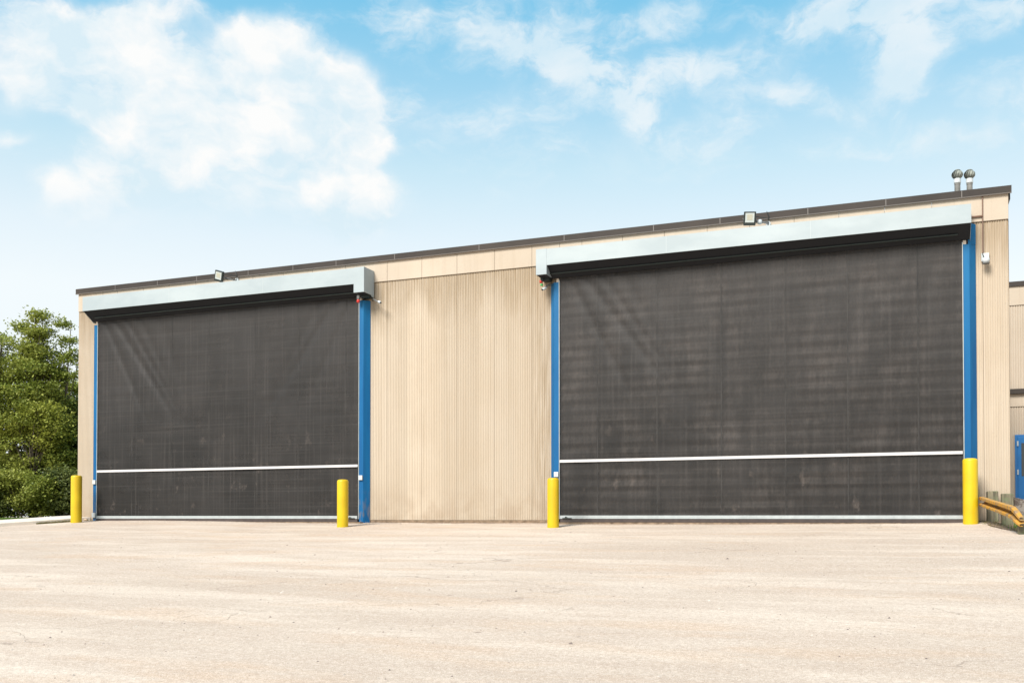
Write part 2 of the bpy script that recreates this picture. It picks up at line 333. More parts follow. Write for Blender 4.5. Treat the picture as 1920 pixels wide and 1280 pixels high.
# ------------------------------------------------------------------ mesh helpers
class MB:
    def __init__(s): s.v = []; s.f = []
    def quad(s, a, b, c, d):
        n = len(s.v); s.v += [a, b, c, d]; s.f.append((n, n + 1, n + 2, n + 3)); return s
    def box(s, x0, x1, y0, y1, z0, z1):
        n = len(s.v)
        s.v += [(x0, y0, z0), (x1, y0, z0), (x1, y1, z0), (x0, y1, z0), (x0, y0, z1), (x1, y0, z1), (x1, y1, z1), (x0, y1, z1)]
        s.f += [tuple(n + i for i in q) for q in ((3, 2, 1, 0), (4, 5, 6, 7), (0, 1, 5, 4), (1, 2, 6, 5), (2, 3, 7, 6), (3, 0, 4, 7))]
        return s
    def prism(s, prof, x0, x1, axis='x'):
        """closed profile of (a, b) pairs pushed along an axis; x: (y,z), z: (x,y), y: (x,z)"""
        n = len(s.v); k = len(prof)
        for X in (x0, x1):
            for a, b in prof:
                s.v.append({'x': (X, a, b), 'z': (a, b, X), 'y': (a, X, b)}[axis])
        s.f.append(tuple(n + i for i in range(k))); s.f.append(tuple(n + k + i for i in reversed(range(k))))
        for i in range(k):
            j = (i + 1) % k; s.f.append((n + i, n + k + i, n + k + j, n + j))
        return s
    def tube(s, pts, r, seg=8, cap=True):
        pts = [Vector(p) for p in pts]; rs = r if isinstance(r, (list, tuple)) else [r] * len(pts)
        rings = []; prev = None
        for i, p in enumerate(pts):
            d = (pts[min(i + 1, len(pts) - 1)] - pts[max(i - 1, 0)]).normalized()
            if prev is None:
                u = d.orthogonal().normalized()
            else:
                u = (prev - d * prev.dot(d)).normalized()
            prev = u; v = d.cross(u); n = len(s.v); rings.append(n)
            for k in range(seg):
                a = 2 * math.pi * k / seg
                s.v.append(tuple(p + (u * math.cos(a) + v * math.sin(a)) * rs[i]))
        for i in range(len(rings) - 1):
            for k in range(seg):
                a, b = rings[i], rings[i + 1]; k2 = (k + 1) % seg
                s.f.append((a + k, a + k2, b + k2, b + k))
        if cap:
            s.f.append(tuple(rings[0] + k for k in reversed(range(seg)))); s.f.append(tuple(rings[-1] + k for k in range(seg)))
        return s
    def lathe(s, prof, cx, cy, seg=24, z0=0):
        rings = []
        for r, z in prof:
            rings.append(len(s.v))
            for k in range(seg):
                a = 2 * math.pi * k / seg; s.v.append((cx + r * math.cos(a), cy + r * math.sin(a), z0 + z))
        for i in range(len(rings) - 1):
            for k in range(seg):
                a, b = rings[i], rings[i + 1]; k2 = (k + 1) % seg
                s.f.append((a + k, a + k2, b + k2, b + k))
        s.f.append(tuple(rings[0] + k for k in reversed(range(seg)))); s.f.append(tuple(rings[-1] + k for k in range(seg)))
        return s
    def obb(s, c, axes, half):
        """box by centre, three axes and half sizes"""
        c = Vector(c); n = len(s.v)
        for sx, sy, sz in ((-1, -1, -1), (1, -1, -1), (1, 1, -1), (-1, 1, -1), (-1, -1, 1), (1, -1, 1), (1, 1, 1), (-1, 1, 1)):
            s.v.append(tuple(c + axes[0] * half[0] * sx + axes[1] * half[1] * sy + axes[2] * half[2] * sz))
        s.f += [tuple(n + i for i in q) for q in ((3, 2, 1, 0), (4, 5, 6, 7), (0, 1, 5, 4), (1, 2, 6, 5), (2, 3, 7, 6), (3, 0, 4, 7))]
        return s
    def build(s, name, m, parent=None, bevel=0., smooth=False, seg=2):
        me = bpy.data.meshes.new(name); me.from_pydata([tuple(v) for v in s.v], [], s.f); me.materials.append(m); me.update()
        bm = bmesh.new(); bm.from_mesh(me); bmesh.ops.recalc_face_normals(bm, faces=bm.faces); bm.to_mesh(me); bm.free()
        o = bpy.data.objects.new(name, me); col.objects.link(o)
        if parent is not None:
            o.parent = parent
            # parents sit unrotated, so a plain offset keeps world positions
            off = Vector((0, 0, 0)); p = parent
            while p is not None: off += Vector(p.location); p = p.parent
            o.location = -off
        if bevel:
            b = o.modifiers.new('bevel', 'BEVEL'); b.width = bevel; b.segments = seg; b.limit_method = 'ANGLE'; b.angle_limit = R(35)
        if smooth:
            for p in me.polygons: p.use_smooth = True
        return o

def tag(o, label=None, cat=None, group=None, kind=None):
    if label: o['label'] = label
    if cat: o['category'] = cat
    if group: o['group'] = group
    if kind: o['kind'] = kind
    return o
def empty(name, loc, label, cat, group=None):
    o = bpy.data.objects.new(name, None); col.objects.link(o); o.location = loc; o.empty_display_size = .3
    return tag(o, label, cat, group)

# ------------------------------------------------------------------ ground
GX = [-60, -30, -18.7, -16.4, -12, -8.8, -2.8, .7, 1.6, 4, 60]
GZ = [.02, .02, .01, .022, -.022, -.035, -.022, .005, .03, .05, .05]
def g0(x): return float(np.interp(x, GX, GZ))
def gz(x, y):
    s = .08 * y if y > -19 else -1.52 + .02 * (y + 19)
    if y >= 0: s = 0
    if y < -60: s = -2.34
    side = max(0., min(1., (-19.3 - x) / 9.0)) * max(0., min(1., (y + 2) / 5.0)) * .22
    back = max(0., min(1., (x - 1.7) / .6)) * max(0., min(1., (y - 3) / 6.0)) * .2
    return s + g0(x) * max(0., min(1., 1 + y / 9.0)) + back
def sheet(name, xs, ys, zf, m, kind='structure'):
    nx, ny = len(xs), len(ys)
    v = [(x, y, zf(x, y)) for y in ys for x in xs]
    f = [(j * nx + i, j * nx + i + 1, (j + 1) * nx + i + 1, (j + 1) * nx + i) for j in range(ny - 1) for i in range(nx - 1)]
    me = bpy.data.meshes.new(name); me.from_pydata(v, [], f); me.materials.append(m)
    for p in me.polygons: p.use_smooth = True
    o = bpy.data.objects.new(name, me); col.objects.link(o)
    return tag(o, kind=kind)
def steps(*seg):
    r = []
    for a, b, n in seg: r += list(np.linspace(a, b, n, endpoint=False))
    r.append(seg[-1][1]); return [float(q) for q in r]
xs = steps((-900, -100, 6), (-100, -30, 10), (-30, 6, 180), (6, 30, 12), (30, 900, 8))
ys = steps((-900, -60, 8), (-60, -20, 12), (-20, 2, 110), (2, 40, 30), (40, 1200, 10))
def gz_n(x, y):
    z = gz(x, y)
    if -30 < x < 6 and -20 < y < -.3:
        z += .012 * (noise.noise(Vector((x * .5, y * .8, 0))) + .5 * noise.noise(Vector((x * 1.7, y * 2.2, 5)))) * min(1, (-y - .3) / 2)
    return z
sheet('ground', xs, ys, gz_n, M_ground)

# pale concrete path with its kerb, left of the warehouse
kd = Vector((-.455, -.890, 0)); kn = Vector((-.890, .455, 0))
def path_pt(s, n_, up):
    p = Vector((-18.55, -.02, 0)) + kd * s + kn * n_
    return (p.x, p.y, gz(p.x, p.y) + up)
nseg = 26; Wd = 1.6
v = []; f = []
for i in range(nseg + 1):
    s_ = i * .34 - .0
    a = path_pt(s_, 0, -.05); b = path_pt(s_, .012, .078 + .006 * noise.noise(Vector((s_ * 2, 0, 0)))); c = path_pt(s_, .16, .085)
    d = path_pt(s_, .165, .083); e = (path_pt(s_, Wd, 0)[0], path_pt(s_, Wd, 0)[1], max(path_pt(s_, .16, .085)[2] + .035, -.01)); g_ = (e[0], e[1], e[2] - .3)
    v += [a, b, c, d, e, g_]
for i in range(nseg):
    for k in range(5):
        f.append((i * 6 + k, i * 6 + k + 1, (i + 1) * 6 + k + 1, (i + 1) * 6 + k))
f.append(tuple(range(6)))
me = bpy.data.meshes.new('pavement'); me.from_pydata(v, [], f); me.materials.append(M_pave)
bm = bmesh.new(); bm.from_mesh(me); bmesh.ops.recalc_face_normals(bm, faces=bm.faces); bm.to_mesh(me); bm.free()
pav = bpy.data.objects.new('pavement', me); col.objects.link(pav); tag(pav, kind='structure')
# grass verge behind it
def verge_z(x, y):
    return gz(x, y) + .012 + .02 * noise.noise(Vector((x, y, 1)))
sheet('verge', steps((-60, -19.15, 60)), steps((-3.0, 0, 8), (0, 30, 40)), lambda x, y: (verge_z(x, y) if (Vector((x, y, 0)) - Vector((-18.55, -.02, 0))).dot(kn) > 1.55 else gz(x, y) - .15), M_verge)

# ------------------------------------------------------------------ warehouse
wh = empty('warehouse', (-8.7, 0, 0), 'long beige concrete warehouse with two big dark mesh roll-up doors', 'warehouse')
XL, XR, DEP = -18.99, 1.64, 11.9
FZ, CZ0, TOP = 5.15, 5.58, 5.715
# fluted precast wall: body box with real flutes on the front
JX = [-18.99, -18.21, -17.75, -16.96, -16.19, -15.41, -14.6, -13.8, -12.98, -12.21, -11.36, -10.33, -9.50, -8.68, -7.83, -7.01, -6.42, -5.95, -5.12, -4.29, -3.47, -2.68, -1.88, -1.10, -.33, .44, 1.24, 1.64]
prof = []
P, Dp = .0385, .009
for a, b in zip(JX[:-1], JX[1:]):
    n = max(1, int(round((b - a - .02) / P))); p = (b - a - .02) / n
    prof.append((a, -.0)) ; prof.append((a + .004, -.0)); 
    x0 = a + .01
    for i in range(n):
        q = x0 + i * p
        prof += [(q + p * .05, .0), (q + p * .45, .0), (q + p * .60, Dp), (q + p * .90, Dp)]
    prof += [(b - .008, 0.0), (b - .006, .02), (b - .001, .02)]
prof.append((XR, .0)); 
# strictly increasing x
pp = [prof[0]]
for q in prof[1:]:
    if q[0] > pp[-1][0] + 1e-5: pp.append(q)
m = MB(); n = len(pp)
z0, z1 = .03, FZ
for x, y in pp: m.v.append((x, y, z0))
for x, y in pp: m.v.append((x, y, z1))
m.f += [(i, i + 1, n + i + 1, n + i) for i in range(n - 1)]
me = bpy.data.meshes.new('wall'); me.from_pydata(m.v, [], m.f); me.materials.append(M_wall)
wl = bpy.data.objects.new('wall', me); col.objects.link(wl); wl.parent = wh; wl.location = -wh.location
tag(wl, label='fluted beige concrete front wall')
MB().box(XL + .005, XR - .005, .03, DEP, -.35, TOP - .2).build('wall', M_fascia, wh)
fm = MB()
for a, b in zip(JX[:-1], JX[1:]):
    fm.box(a + (.0022 if a > XL else 0), b - .0022, -.022, .029, FZ + .004, CZ0 + .03)
fm.build('fascia', M_fascia, wh, bevel=.004, seg=1)
MB().box(XL - .01, XR + .01, .008, .6, -.4, .028).build('plinth', M_plinth, wh)
cp = MB().prism([(-.06, CZ0), (-.062, TOP - .012), (-.052, TOP), (.30, TOP - .01), (.30, TOP - .05), (-.04, TOP - .05), (-.04, CZ0)], XL - .05, XR + .045)
cp.box(XL - .062, XL - .012, .30, DEP, CZ0, TOP - .012).box(XR + .012, XR + .056, .30, DEP, CZ0, TOP - .012)
cpo = cp.build('coping', M_coping, wh)
j = MB()
rj = random.Random(4)
x = XL + 1.2
while x < XR:
    j.box(x, x + .012, -.067, -.0625, CZ0 + .004, TOP - .015); x += 1.55 + rj.uniform(-.5, .5)
j.prism([(-.066, CZ0 - .004), (-.072, CZ0 + .012), (-.062, CZ0 + .014), (-.056, CZ0 - .002)], XL - .05, XR + .045)
j.build('coping_trim', M_sealant if False else mat('coping_edge', (.16, .14, .125), .45), cpo)
MB().box(XL + .02, XR - .02, .30, DEP - .02, TOP - .19, TOP - .12).build('roof', M_roof, wh)

# doors
def fold(x, z, left, L, Rr):
    """gentle sag and tension folds of the hanging cloth"""
    u = (x - L) / (Rr - L); h = z / 4.95
    d = .022 * noise.noise(Vector((x * .55, z * .4, 3.1 + left)))
    top = max(0., (h - .42) / .58)
    for (u0, du, ww, am) in ((.02, .30, .013, 1.), (.06, .42, .016, 1.2), (.11, .38, .013, .9), (.17, .30, .016, .6), (.25, .22, .02, .45), (.93, -.42, .016, .9), (.87, -.34, .018, .7), (.98, -.28, .013, .8), (.72, -.2, .02, .3)):
        c = u0 + du * (1 - h) * 1.2
        if not left: am *= .12 if du < 0 else .7
        d += am * .020 * min(1, top * 2.2) * math.exp(-((u - c) / ww) ** 2)
    d += .010 * noise.noise(Vector((x * 3.0, z * .55, 9 + left))) * (.4 + .6 * top)
    d += .0035 * noise.noise(Vector((x * .8, z * 6.0, 2 + left)))
    return d
def make_door(L, Rr, HL, HR, box_side, first, zb, hz0, hz1):
    # inner ribbed metal door seen faintly through the mesh
    inn = MB(); z = zb + .02; pf = []
    while z < 4.95:
        pf.append((-.034 - .030 * math.sin(2 * math.pi * z / .215), z)); z += .215 / 12
    n_ = len(pf)
    for X in (L + .02, Rr - .02):
        for a, b in pf: inn.v.append((X, a, b))
    inn.f = [(i, i + 1, n_ + i + 1, n_ + i) for i in range(n_ - 1)]
    me = bpy.data.meshes.new('inner_door'); me.from_pydata(inn.v, [], inn.f); me.materials.append(M_inner)
    o = bpy.data.objects.new('inner_door', me); col.objects.link(o); o.parent = wh; o.location = -wh.location
    # curtain
    nx, nz = 190, 110; v = []; f = []
    for k in range(nz + 1):
        zz = zb + .06 + (4.93 - zb - .06) * k / nz
        for i in range(nx + 1):
            xx = L + (Rr - L) * i / nx
            v.append((xx, -.108 + fold(xx, zz, first, L, Rr) * (1 if 0 < i < nx else 0), zz))
    f = [(k * (nx + 1) + i, k * (nx + 1) + i + 1, (k + 1) * (nx + 1) + i + 1, (k + 1) * (nx + 1) + i) for k in range(nz) for i in range(nx)]
    me = bpy.data.meshes.new('rollup_door'); me.from_pydata(v, [], f); me.materials.append(M_curtain2 if first else M_curtain)
    for p in me.polygons: p.use_smooth = True
    d = bpy.data.objects.new('rollup_door', me); col.objects.link(d); d.parent = wh; d.location = -wh.location
    tag(d, label='dark mesh roll-up curtain door at the far left end' if first else 'larger-looking dark mesh roll-up curtain door on the right')
    # vertical seams that follow the cloth
    for xs_ in seams[0 if first else 1]:
        sm = MB()
        for k in range(40):
            za = zb + .1 + (4.9 - zb - .1) * k / 40; zb2 = zb + .1 + (4.9 - zb - .1) * (k + 1) / 40
            for (wa, wb, off) in ((-.012, .012, -.002),):
                ya = -.108 + fold(xs_, za, first, L, Rr) + off; yb = -.108 + fold(xs_, zb2, first, L, Rr) + off
                sm.quad((xs_ + wa, ya, za), (xs_ + wb, ya, za), (xs_ + wb, yb, zb2), (xs_ + wa, yb, zb2))
        sm.build('seam', M_seam, d)
    MB().box(L + .02, Rr - .03, -.136, -.128, 1.170, 1.222).build('warning_stripe', M_stripe, d)
    bb = MB().box(L + .03, Rr - .03, -.150, -.128, zb + .055, zb + .118)
    rv = bb; X = L + .3
    while X < Rr - .2:
        rv.box(X, X + .012, -.154, -.150, zb + .095, zb + .105); X += .42
    bb.build('bottom_bar', M_alu, d)
    MB().box(L + .03, Rr - .03, -.142, -.120, zb - .012, zb + .051).build('rubber_seal', M_rubber, d)
    MB().box(L - .1, Rr + .1, -.24, .02, zb - .2, zb - .016).build('threshold', M_plinth, d)
    for hx in ((Rr - .28,) if first else (L + .08,)):
        h = MB().prism([(hx, zb + .072), (hx + .05, zb + .072), (hx + .075, zb + .098), (hx + .12, zb + .072), (hx + .19, zb + .072), (hx + .19, zb + .062), (hx, zb + .062)], -.172, -.152, 'y')
        h.build('latch', M_black, d)
    # guide posts
    def post(x0, x1, out):
        pr = [(x0, -.126), (x1, -.126), (x1 + .107, -.004) if out > 0 else (x1, -.004), (x0, -.004) if out > 0 else (x0 - .107, -.004)]
        p = MB().prism(pr, gz((x0 + x1) / 2, -.1) - .05, 4.76, 'z').build('guide_post', M_blue, d, bevel=.004, seg=1)
        if out > 0 and not first:
            MB().prism([(x1 - .02, -.10), (x1 + .022, -.10), (x1 + .107, -.004), (x1 - .02, -.004)], 4.763, 5.12, 'z').build('upper_post', M_blue, p)
        # thin centre rib down the splayed side
        a = Vector((x1, -.126)) if out > 0 else Vector((x0, -.126)); bpt = Vector((x1 + .107, -.004)) if out > 0 else Vector((x0 - .107, -.004))
        return p
    pl = post(L - .10, L, -1); pr_ = post(Rr, Rr + .10, 1)
    for X, pp_ in ((L, pl), (Rr, pr_)):
        s = -1 if X == L else 1
        x0 = X - .002 * s
        MB().box(min(x0, x0 - .012 * s), max(x0, x0 - .012 * s), -.132, -.100, zb + .05, 4.80).build('edge_strip', M_alu, pp_)
        MB().box(min(X, X + .05 * s), max(X, X + .05 * s), -.122, -.06, 4.762, 4.83).build('end_cap', mat('beige_plastic', (.50, .42, .34), .6), pp_)
        if not (first is False and X == Rr):
            cx = X + .05 * s
            MB().box(cx - .045, cx + .045, -.165, -.1262, .885, .985).build('sensor_box', M_white, pp_, bevel=.006)
        if first and X == L:
            MB().box(cx - .055, cx + .045, -.165, -.1262, .075, .19).build('sensor_box', M_white, pp_, bevel=.006)
    # hood: sloping dark underside, pale sheet front, lower motor box on one side
    Df = -.453
    hd = MB()
    T = .004
    hd.prism([(-.023, hz1), (Df, hz1 - .005), (Df, hz0), (Df + .014, hz0), (Df + .014, hz1 - .02), (-.023, hz1 - .016)], HL, HR)
    for X in (HL, HR):
        s = 1 if X == HL else -1
        hd.prism([(Df + .016, hz1 - .018), (Df + .016, hz0 + .002), (-.11, 4.82), (-.024, 4.82), (-.024, hz1 - .018)], X + .0015 * s, X + .006 * s)
    ho = hd.build('hood', M_hood, d)
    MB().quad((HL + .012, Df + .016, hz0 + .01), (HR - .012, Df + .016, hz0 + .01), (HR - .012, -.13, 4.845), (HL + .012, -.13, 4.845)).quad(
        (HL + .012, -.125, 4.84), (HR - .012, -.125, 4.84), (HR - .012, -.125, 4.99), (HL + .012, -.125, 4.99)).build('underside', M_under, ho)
    MB().tube([(HL + .2, -.26, 4.905), (HR - .2, -.26, 4.905)], .016, 8).build('roller', M_black, ho)
    bx = (HR - .25, HR + .003) if box_side > 0 else (HL - .003, HL + .22)
    zt = 4.857
    b1 = MB().box(bx[0], bx[1], Df - .004, -.024, zt, hz1 + .003).build('motor_cover', M_hood, ho, bevel=.003, seg=1)
    MB().box(bx[0] + .012, bx[1] - .012, Df + .01, -.03, zt - .003, zt + .002).build('underside', M_under, b1)
    MB().box(bx[0] + .03, bx[1] - .03, -.2, -.03, zt - .06, zt - .004).build('bracket', M_black, b1)
    for X in ((HL + 2.6, HL + 5.2)):
        MB().box(X, X + .006, Df - .0015, Df, hz0 + .003, hz1 - .006).build('sheet_joint', mat('hood_joint', (.42, .46, .46), .5), ho)
    return d
seams = [[-17.19, -16.01, -14.94, -13.67, -12.51, -11.29], [-5.61, -4.42, -3.20, -2.04, -.96, .20]]
make_door(-18.27, -10.95, -18.42, -10.65, 1, True, .0, 5.045, 5.39)
make_door(-6.40, .925, -6.76, 1.04, -1, False, .005, 5.035, 5.36)

# conduit down the right end of the facade
MB().tube([(1.24, -.035, 5.575), (1.24, -.035, 4.60)], .010, 6).tube([(1.24, -.04, 5.24), (1.045, -.04, 5.24)], .016, 6).build('conduit_pipe', mat('dark_conduit', (.16, .09, .06), .6), wh)

# ------------------------------------------------------------------ things fixed to the facade
def axes(yaw, tilt, roll=0):
    M = Matrix.Rotation(R(yaw), 3, 'Z') @ Matrix.Rotation(R(tilt), 3, 'X') @ Matrix.Rotation(R(roll), 3, 'Y')
    return [M @ Vector(v) for v in ((1, 0, 0), (0, 1, 0), (0, 0, 1))]
def floodlight(c, yaw, tilt, roll, label, armx):
    c = Vector(c); A = axes(yaw, tilt, roll)
    o = empty('floodlight', (c.x, -.02, c.z), label, 'floodlight', 'floodlights over the doors')
    hb = MB().obb(c, A, (.108, .03, .122)).build('housing', M_black, o, bevel=.008)
    fins = MB()
    for k in range(7): fins.obb(c + A[1] * .045 + A[0] * (-.075 + .025 * k), A, (.004, .018, .095))
    fins.build('cooling_fins', M_black, hb)
    MB().obb(c - A[1] * .033 + A[2] * .012, A, (.080, .004, .084)).build('lens', M_lens, hb)
    MB().obb(c - A[1] * .0375 + A[2] * .02, A, (.048, .001, .05)).build('reflector', mat('led_panel', (.40, .39, .31), .3), hb)
    w1 = c + A[0] * .118; w2 = c - A[0] * .118; back = Vector((armx, -.03, c.z - .04))
    MB().tube([w2, w2 + A[1] * .09 - A[2] * .02, w1 + A[1] * .09 - A[2] * .02, w1], .010, 6).tube([c + A[1] * .09 - A[2] * .02, (armx, -.18, c.z - .07), back], .013, 6).build('bracket', M_grey, o)
    jb = MB().lathe([(.0, 0), (.045, 0), (.045, .04), (.0, .04)], 0, 0, 12)
    jb.v = [(back.x + a, -.024 - z, back.z + b) for a, b, z in jb.v]
    jb.build('junction_box', M_white, o)
    cb = [c + A[1] * .07, c + A[1] * .12 + Vector((.08, .02, .05)), Vector((armx + .02, -.12, c.z + .03)), back + Vector((.0, -.02, .0))]
    MB().tube(cb, .006, 5).tube([back, (armx + .02, -.09, 5.62), (armx - .02, -.09, 5.72)], .006, 5).build('cable', M_black, o)
    return o
floodlight((-14.47, -.36, 5.555), 0, 14, 18, 'small tilted black floodlight above the left-hand roll-up door', -14.22)
fr = floodlight((-2.63, -.36, 5.54), 10, 12, 3, 'squarer black floodlight above the right-hand roll-up door', -2.34)
o = empty('motion_sensor', (-2.44, -.12, 5.45), 'round white motion sensor beside the floodlight above the right-hand door', 'sensor')
MB().lathe([(.0, -.045), (.03, -.04), (.045, -.015), (.045, .015), (.03, .04), (.0, .045)], -2.47, -.22, 12, 5.50).build('sensor_head', M_white, o, smooth=True)
MB().tube([(-2.47, -.20, 5.50), (-2.34, -.10, 5.52), (-2.33, -.03, 5.52)], .012, 6).build('bracket', M_grey, o)

o = empty('security_lamp', (1.27, -.02, 4.47), 'white round-headed lamp on the fluted wall right of the right-hand door', 'lamp')
MB().box(1.215, 1.335, -.045, -.001, 4.46, 4.60).build('back_box', M_white, o, bevel=.006)
lm = MB().lathe([(.0, -.055), (.04, -.045), (.06, -.01), (.058, .03), (.03, .055), (.0, .06)], 1.28, -.12, 14, 4.455); lm.build('lamp_head', M_white, o, smooth=True)
MB().lathe([(.045, -.012), (.062, 0), (.05, .006)], 1.28, -.12, 14, 4.405).build('lamp_rim', M_grey, o, smooth=True)
MB().tube([(1.235, -.05, 4.60), (1.235, -.09, 4.56), (1.26, -.10, 4.50)], .008, 6).build('bracket', M_black, o)

def wall_camera(x, z, dxe, dze, label):
    o = empty('security_camera', (x, -.02, z), label, 'camera')
    MB().tube([(x, -.02, z), (x + dxe * .4, -.16, z + dze * .3), (x + dxe, -.24, z + dze)], .014, 6).build('arm', M_grey, o)
    A = axes(0, 0, 0); d = Vector((dxe, -.2, dze)).normalized(); u = d.orthogonal().normalized(); v_ = d.cross(u)
    c = Vector((x + dxe * 1.15, -.25, z + dze * 1.1))
    MB().obb(c, [d, u, v_], (.06, .022, .022)).build('camera_body', M_white, o, bevel=.006)
    MB().obb(c + d * .064, [d, u, v_], (.006, .016, .016)).build('lens', M_black, o)
    MB().tube([(x, -.02, z - .01), (x + .03, -.07, z - .06), (x + dxe * .6, -.12, z + dze * .4)], .005, 5).build('cable', M_black, o)
    return o
wall_camera(-10.70, 4.80, .27, -.13, 'small camera on an arm beside the blue post right of the left-hand door')
wall_camera(-6.56, 4.76, -.09, -.12, 'small camera hanging under the motor box left of the right-hand door')
o = empty('signal_light', (-6.70, -.2, 4.75), 'little red and green signal light under the pale motor box, centre of facade', 'signal light')
MB().box(-6.755, -6.685, -.23, -.17, 4.785, 4.853).build('housing', M_black, o, bevel=.004)
MB().lathe([(.0, 0), (.032, .0), (.032, .05), (.0, .055)], -6.745, -.2, 12, 4.755).build('red_lens', M_red, o, smooth=True)
MB().lathe([(.0, 0), (.028, .005), (.028, .04), (.0, .045)], -6.735, -.2, 12, 4.695).build('green_lens', M_green, o, smooth=True)
o = empty('warning_light', (-10.92, -.2, 4.76), 'tiny red warning light at the top right corner of the left-hand door', 'warning light')
MB().lathe([(.0, 0), (.032, .01), (.034, .05), (.02, .075), (.0, .08)], -10.925, -.22, 12, 4.69).build('lens', M_red, o, smooth=True)
MB().box(-10.95, -10.89, -.24, -.19, 4.772, 4.85).build('base', M_grey, o)

# ------------------------------------------------------------------ roof vents
def vent(x, y, label, turn):
    o = empty('roof_vent', (x, y, 5.5), label, 'roof vent', 'turbine vents on the roof')
    pr = [(.058, 0)]
    for k in range(7): pr += [(.058, .55 + .18 * k), (.062, .56 + .18 * k), (.062, .575 + .18 * k), (.058, .585 + .18 * k)]
    MB().lathe(pr + [(.058, 1.70)], x, y, 16, 5.5).build('duct', mat('grey_duct', (.16, .155, .14), .6, vary=.3, vscale=12), o, smooth=False)
    MB().lathe([(.062, 0), (.07, .01), (.07, .09), (.062, .10)], x, y, 16, 7.17).build('collar', M_white, o)
    t = MB(); N = 14
    for k in range(N):
        a0 = 2 * math.pi * k / N + turn; prev = None
        for i in range(9):
            ph = -1.05 + 2.1 * i / 8; r = .115 * math.cos(ph * .98); z = 7.355 + .095 * math.sin(ph)
            a = a0 + .25 * math.sin(ph); b = a0 + .40 + .25 * math.sin(ph)
            p1 = (x + (r * .86) * math.cos(a), y + (r * .86) * math.sin(a), z); p2 = (x + r * math.cos(b), y + r * math.sin(b), z)
            if prev: t.quad(prev[0], prev[1], p2, p1)
            prev = (p1, p2)
    th = t.build('turbine_head', M_rusty, o)
    MB().lathe([(.0, 0), (.07, .0), (.05, .022), (.0, .028)], x, y, 16, 7.435).build('top_cap', M_rusty, th, smooth=True)
    MB().lathe([(.0, -.08), (.078, -.06), (.082, 0), (.078, .06), (.0, .08)], x, y, 12, 7.355).build('core', mat('vent_inside', (.03, .03, .028), .8), th)
vent(1.045, 4.24, 'left one of the pair of turbine vents on the warehouse roof', 0)
vent(1.285, 4.33, 'right one of the pair of turbine vents on the warehouse roof', .2)

# ------------------------------------------------------------------ bollards
def bollard(x, y, h, dia, label):
    z = gz(x, y); r = dia / 2
    b = MB().lathe([(r * 1.0, -.06), (r * 1.01, .004), (r * 1.01, .03), (r, .05), (r, h - .045), (r * .95, h - .022), (r * .80, h - .008), (r * .5, h - .001), (.0, h)], x, y, 40, z)
    o = b.build('bollard', M_yellow, None, smooth=True)
    # origin at the base
    for v_ in o.data.vertices: v_.co -= Vector((x, y, z))
    o.location = (x, y, z)
    tag(o, label, 'bollard', 'yellow bollards guarding the doors')
bollard(-18.36, -.654, 1.125, .25, 'yellow bollard at the left corner of the warehouse, beside the kerb')
bollard(-10.757, -1.10, .975, .232, 'yellow bollard in front of the mesh of the left-hand door')
bollard(-6.22, -.98, .94, .225, 'yellow bollard by the blue post at the left side of the right-hand door')
bollard(.994, -.425, 1.10, .237, 'tallest yellow bollard, at the right side of the right-hand door')

# ------------------------------------------------------------------ guardrail
gr = empty('guardrail', (1.42, -.9, gz(1.42, -.9)), 'orange crash barrier on weathered timber posts right of the warehouse doors', 'guardrail')
def gpost(x, y, top, wdt=.16, rot=0, nm='post'):
    A = axes(rot, 0, 0); z = gz(x, y)
    MB().obb((x, y, (z - .1 + top) / 2), A, (wdt / 2, .08, (top - z + .1) / 2)).build(nm, M_timber, gr, bevel=.012)
gpost(1.345, -.13, .53, .16, 8)
gpost(1.50, -.95, .47, .165, 4)
gpost(1.60, -2.2, .12, .13, 0)
gpost(1.79, -2.1, .19, .16, 0)
# W-beam swept along a path that dives to the ground at its end
path = [Vector(p) for p in [(1.172, -.35, .355), (1.316, -1.10, .271), (1.453, -1.90, .187), (1.492, -2.16, .150), (1.528, -2.34, .085), (1.575, -2.42, .02)]]
wp = [(-.092, .06), (-.095, .0), (-.085, -.012), (-.050, -.012), (-.042, .0), (-.026, .095), (.022, .095), (.034, .0), (.044, -.012), (.090, -.012), (.095, .0), (.098, .07)]
rm = MB(); rings = []
for i, p in enumerate(path):
    d = (path[min(i + 1, len(path) - 1)] - path[max(0, i - 1)]).normalized()
    side = Vector((d.y, -d.x, 0)).normalized() * -1   # towards the posts
    if side.x < 0: side = -side
    up = Vector((0, 0, 1)); sc = (.80, .84, .92, 1.0, .95, .7)[i]
    side2 = side * .8 + up * 0
    rings.append(len(rm.v))
    for a, b in wp: rm.v.append(tuple(p + up * a * sc + side2 * (b + .0) - side * .04))
    for a, b in reversed(wp): rm.v.append(tuple(p + up * a * sc + side2 * (b + .006) - side * .04))
k = len(wp) * 2
for i in range(len(rings) - 1):
    for j_ in range(k):
        a, b = rings[i], rings[i + 1]; j2 = (j_ + 1) % k
        rm.f.append((a + j_, a + j2, b + j2, b + j_))
rm.f.append(tuple(rings[0] + q for q in range(k))); rm.f.append(tuple(rings[-1] + q for q in reversed(range(k))))
rl = rm.build('rail', M_orange, gr, smooth=False)
for p in path[1:4:1]: MB().obb(p + Vector((.01, 0, .0)), axes(0, 0), (.012, .014, .014)).build('bolt', M_grey, rl)

